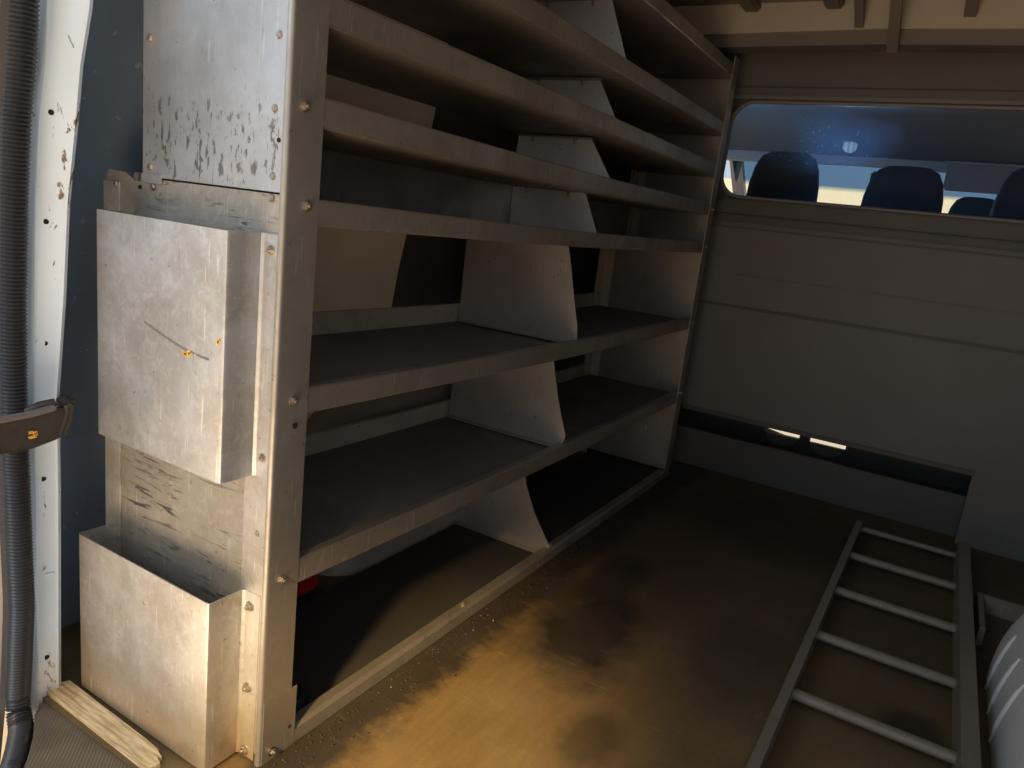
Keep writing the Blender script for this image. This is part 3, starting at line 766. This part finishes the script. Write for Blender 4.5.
# ------------------------------------------------------------------ loose grit along the shelf rail
g = MB(); 
def crumb(bm, x, y, r):
    m = Matrix.Translation((x, y, r*.45)) @ Matrix.Rotation(random.uniform(0, 6), 4, 'Z') @ Matrix.Diagonal((1, random.uniform(.5, 1), random.uniform(.4, .8), 1))
    bmesh.ops.create_icosphere(bm, subdivisions=1, radius=r, matrix=m)
for k in range(1500):
    y = random.uniform(-.05, 2.0); x = .010+abs(random.gauss(0, .036))
    crumb(g.bm, x, y, random.choice((.0008, .0012, .0016, .0028)) * random.uniform(.7, 1.2))
tag(g.build('dirt', M['crumb']), 'dark dirt and grit gathered along the foot of the shelving', 'dirt', None, 'stuff')
g = MB()
for k in range(40):
    y = random.uniform(-.05, 1.9); x = .012+abs(random.gauss(0, .028)); crumb(g.bm, x, y, random.uniform(.0007, .0016))
tag(g.build('grit', M['crumb_pale']), 'pale metal swarf scattered through the dirt by the shelving', 'grit', None, 'stuff')

# ------------------------------------------------------------------ the cab beyond the partition
CY = 2.62
def headrest(parent, cx, w, z0, z1, y, lean=.0):
    b = MB(); rings = []
    prof = [(0, .80, .060), (.08, .92, .085), (.3, 1.0, .10), (.55, .97, .10), (.78, .88, .09), (.92, .74, .075), (.985, .52, .05), (1.0, .25, .02)]
    for t, wf, d in prof:
        z = z0+(z1-z0)*t; ring = []
        for k in range(20):
            a = 2*math.pi*k/20; ca, sa = math.cos(a), math.sin(a)
            e = .55
            ring.append((cx+w/2*wf*math.copysign(abs(ca)**e, ca), y+lean*t+d/2*math.copysign(abs(sa)**e, sa), z))
        rings.append(ring)
    b.loft(rings); h = b.build('headrest', M['darkcloth'], parent, smooth=70)
    for q in (-.05, .05): MB().tube([(cx+q, y, z0-.10), (cx+q, y, z0+.02)], .006, 8).build('headrest_post', M['bolt'], h)
def seatback(parent, x0, x1, y, zt):
    b = MB(); b.box((x0, y-.06, .45), (x1, y+.06, zt), .03); b.build('backrest', M['darkcloth'], parent, smooth=40)
    b = MB(); b.box((x0, y-.04, .30), (x1, y+.50, .46), .03); b.build('seat_cushion', M['darkcloth'], parent, smooth=40)
    MB().box((x0+.05, y+.06, .0), (x1-.05, y+.45, .31), .01).build('seat_base', M['seatbase'], parent)
bench = thing('rear_bench_seat', (.6, CY+.1, 0), 'black fabric bench seat just beyond the partition glass with three headrests', 'seat')
seatback(bench, -.10, 1.36, CY+.04, 1.13)
headrest(bench, .160, .300, 1.10, 1.408, CY)
headrest(bench, .628, .300, 1.10, 1.378, CY)
headrest(bench, 1.085, .300, 1.10, 1.405, CY)
fs = thing('front_passenger_seat', (.88, 3.5, 0), 'black front seat seen small through the partition glass at the right', 'seat')
seatback(fs, .64, 1.12, 3.55, 1.10); headrest(fs, .89, .24, 1.10, 1.352, 3.5)
fs2 = thing('front_driver_seat', (.0, 3.5, 0), 'black front seat hidden behind the leftmost headrest beyond the glass', 'seat')
seatback(fs2, -.24, .24, 3.55, 1.10); headrest(fs2, .0, .24, 1.10, 1.33, 3.5)

# headliner dips towards the windscreen header
hl = MB()
pr = [(2.38, 1.70), (2.9, 1.72), (3.3, 1.69), (3.7, 1.60), (3.88, 1.545)]
hl.loft([[(-.55, y, z), (1.55, y, z), (1.55, y, z+.03), (-.55, y, z+.03)] for y, z in pr])
struct(MB().box((-.5, 2.68, -.05), (1.5, 4.7, .0)).build('floor_cab', M['seatbase']), 'dark cab floor', 'floor')
struct(hl.build('trim_9', M['headliner'], smooth=60), 'dark headliner of the cab seen through the dusty glass', 'trim')
hd = MB(); hd.loft([[(x, 3.86, 1.505-.02*abs(x-.3)**1.5), (x, 3.92, 1.505-.02*abs(x-.3)**1.5), (x, 3.92, 1.56), (x, 3.86, 1.55)] for x in [-.5+.2*k for k in range(11)]])
struct(hd.build('trim_10', M['cabtrim'], smooth=60), 'pale header trim above the windscreen', 'trim')
# side frames of the cab with window openings
for nm, xs, lab in (('wall_cab_left', -.52, 'left side of the cab with its bright side window'), ('wall_cab_right', 1.50, 'right side of the cab')):
    b = MB()
    b.box((xs-.03, 2.36, 0), (xs+.03, 4.5, 1.16)); b.box((xs-.03, 2.38, 1.50), (xs+.03, 3.95, 1.75))
    b.box((xs-.03, 2.38, 1.16), (xs+.03, 2.50, 1.5)); b.box((xs-.03, 3.12, 1.16), (xs+.03, 3.22, 1.5))
    struct(b.build(nm, M['partition']), lab, 'wall')
pa = MB(); pa.loft([[(-.50+.03*t, 3.9-.0*t+.8*(1-t), .95+.6*t), (-.42+.03*t, 3.88+.8*(1-t), .95+.6*t), (-.42+.03*t, 3.94+.8*(1-t), .95+.6*t), (-.50+.03*t, 3.96+.8*(1-t), .95+.6*t)] for t in (0, .5, 1)])
struct(pa.build('trim_11', M['cabtrim']), 'pale left windscreen pillar of the cab', 'trim')
gt = MB(); gt.tube([(-.47, 2.46, 1.53), (-.455, 2.62, 1.56), (-.45, 2.9, 1.57)], .018, 10)
struct(gt.build('trim_12', M['cabtrim'], smooth=60), 'pale grab trim at the left corner of the cab roof', 'trim')
ds = MB(); ds.box((-.5, 4.1, .6), (1.5, 4.7, 1.0), .06)
struct(ds.build('trim_13', M['seatbase']), 'black dashboard at the front of the cab', 'trim')
MBw = MB(); MBw.loft([[(x, 3.9, 1.53), (x, 4.7, .98), (x, 4.704, .983), (x, 3.904, 1.533)] for x in (-.45, 1.45)])
struct(MBw.build('window_2', M['windscreen']), 'windscreen looking onto the sunlit sandy bank', 'window')
def visor(x0, x1, ang, lab):
    b = MB(); b.box((x0, 3.80, 1.40), (x1, 3.825, 1.545), .010, Matrix.Rotation(ang, 4, 'X'), (x0, 3.81, 1.545))
    o = thing('sun_visor', ((x0+x1)/2, 3.81, 1.54), lab, 'sun visor'); b.build('visor_pad', M['visor'], o, smooth=40)
    MB().tube([(x0-.02, 3.812, 1.545), (x1+.01, 3.812, 1.545)], .006, 10).build('visor_rod', M['cabtrim'], o)
visor(.72, 1.22, .15, 'mauve grey sun visor on the right, folded down at the windscreen')
mr = thing('rear_view_mirror', (.48, 3.85, 1.46), 'dark rear view mirror under the middle of the windscreen header', 'mirror')
b = MB(); b.box((.36, 3.82, 1.415), (.60, 3.845, 1.475), .01); b.build('mirror_housing', M['seatbase'], mr, smooth=40); MB().tube([(.48, 3.84, 1.45), (.48, 3.87, 1.52)], .008, 8).build('mirror_arm', M['seatbase'], mr)
# round interior lamp on the headliner
b = MB(); b.tube([(.240, 3.72, 1.600), (.240, 3.705, 1.575), (.240, 3.70, 1.570)], [.036, .036, .028], 20)
il = thing('interior_lamp', (.240, 3.72, 1.60), 'small round ribbed interior lamp on the cab headliner', 'lamp')
b.build('lamp_lens', M['lens'], il, smooth=50); MB().tube([(.240, 3.722, 1.606), (.240, 3.718, 1.598)], .042, 20).build('lamp_ring', M['trimgrey'], il, smooth=50)

# ------------------------------------------------------------------ outside
gd = MB().box((-40, -30, -.72), (40, 40, -.70))
struct(gd.build('ground', M['ground']), 'warm sandy yard outside the van', 'ground')
bk = MB(); bk.loft([[(-14, 9, -.75), (14, 9, -.75)], [(-14, 13, 1.2), (14, 13, 1.3)], [(-14, 16, 2.45), (-5, 16, 2.36), (14, 16, 2.30)][:0] or [(-14, 16, 2.42), (14, 16, 2.30)]], closed=False)
struct(bk.build('bank', M['bank']), 'pale sunlit sandy bank beyond the windscreen', 'ground')

# ------------------------------------------------------------------ light
w = bpy.data.worlds.new('sky'); S.world = w; w.use_nodes = True
bg = w.node_tree.nodes['Background']; bg.inputs[0].default_value = (.84, .90, 1.0, 1); bg.inputs[1].default_value = .85
def area(name, loc, target, size, power, col, sy=None):
    l = bpy.data.lights.new(name, 'AREA'); l.energy = power; l.color = col; l.size = size
    if sy: l.shape = 'RECTANGLE'; l.size_y = sy
    o = bpy.data.objects.new(name, l); COL.objects.link(o); o.location = loc
    o.rotation_euler = (Vector(target)-Vector(loc)).to_track_quat('-Z', 'Y').to_euler(); return o
def spot(name, loc, target, power, col, ang, blend, rad):
    l = bpy.data.lights.new(name, 'SPOT'); l.energy = power; l.color = col; l.spot_size = math.radians(ang); l.spot_blend = blend; l.shadow_soft_size = rad
    o = bpy.data.objects.new(name, l); COL.objects.link(o); o.location = loc
    o.rotation_euler = (Vector(target)-Vector(loc)).to_track_quat('-Z', 'Y').to_euler(); return o
sun = bpy.data.lights.new('sun', 'SUN'); sun.energy = 3.2; sun.color = (1, .93, .8); sun.angle = .02
so = bpy.data.objects.new('sun', sun); COL.objects.link(so); so.rotation_euler = Vector((.30, -.22, -.93)).to_track_quat('-Z', 'Y').to_euler()
area('sky_glow', (-1.0, -3.0, 2.6), (-.2, 0, 1.1), 1.6, 42, (.66, .82, 1.0))
area('ground_bounce', (.3, -1.6, -.5), (.0, .6, .8), 2.0, 62, (1, .76, .52), 1.2)
spot('low_sun_patch', (.75, -2.1, 1.5), (.19, .24, 0), 1150, (1, .68, .28), 17, 1.0, .12)
spot('low_sun_on_bins', (.1, -2.3, .9), (-.30, -.10, .0), 60, (1, .74, .38), 24, 1.0, .10)
area('pane_backlight', (.30, 3.05, 1.12), (.28, 2.36, 1.45), .3, 4.5, (.28, .56, 1.0), .1)  # added lamp out of sight in the cab, backlights the pane for blue glare
area('cab_side_daylight', (-.34, 2.80, 1.32), (.0, 3.5, 1.64), .2, 3.0, (.22, .50, 1.0), .12)

# ------------------------------------------------------------------ camera
cam = bpy.data.cameras.new('camera'); cam.sensor_width = 36; cam.lens = 734.54/1024*36; cam.clip_start = .02; cam.clip_end = 200
co = bpy.data.objects.new('camera', cam); COL.objects.link(co)
R = Matrix(((.85072132, -.21092659, .48143868), (.51277172, .13178741, -.84834972), (.11549196, .96857733, .22027155)))
co.matrix_world = Matrix.Translation((.8719, -.7915, 1.0)) @ R.to_4x4()
S.camera = co
S.view_settings.view_transform = 'Standard'
S.view_settings.look = 'None'
S.view_settings.exposure = 0
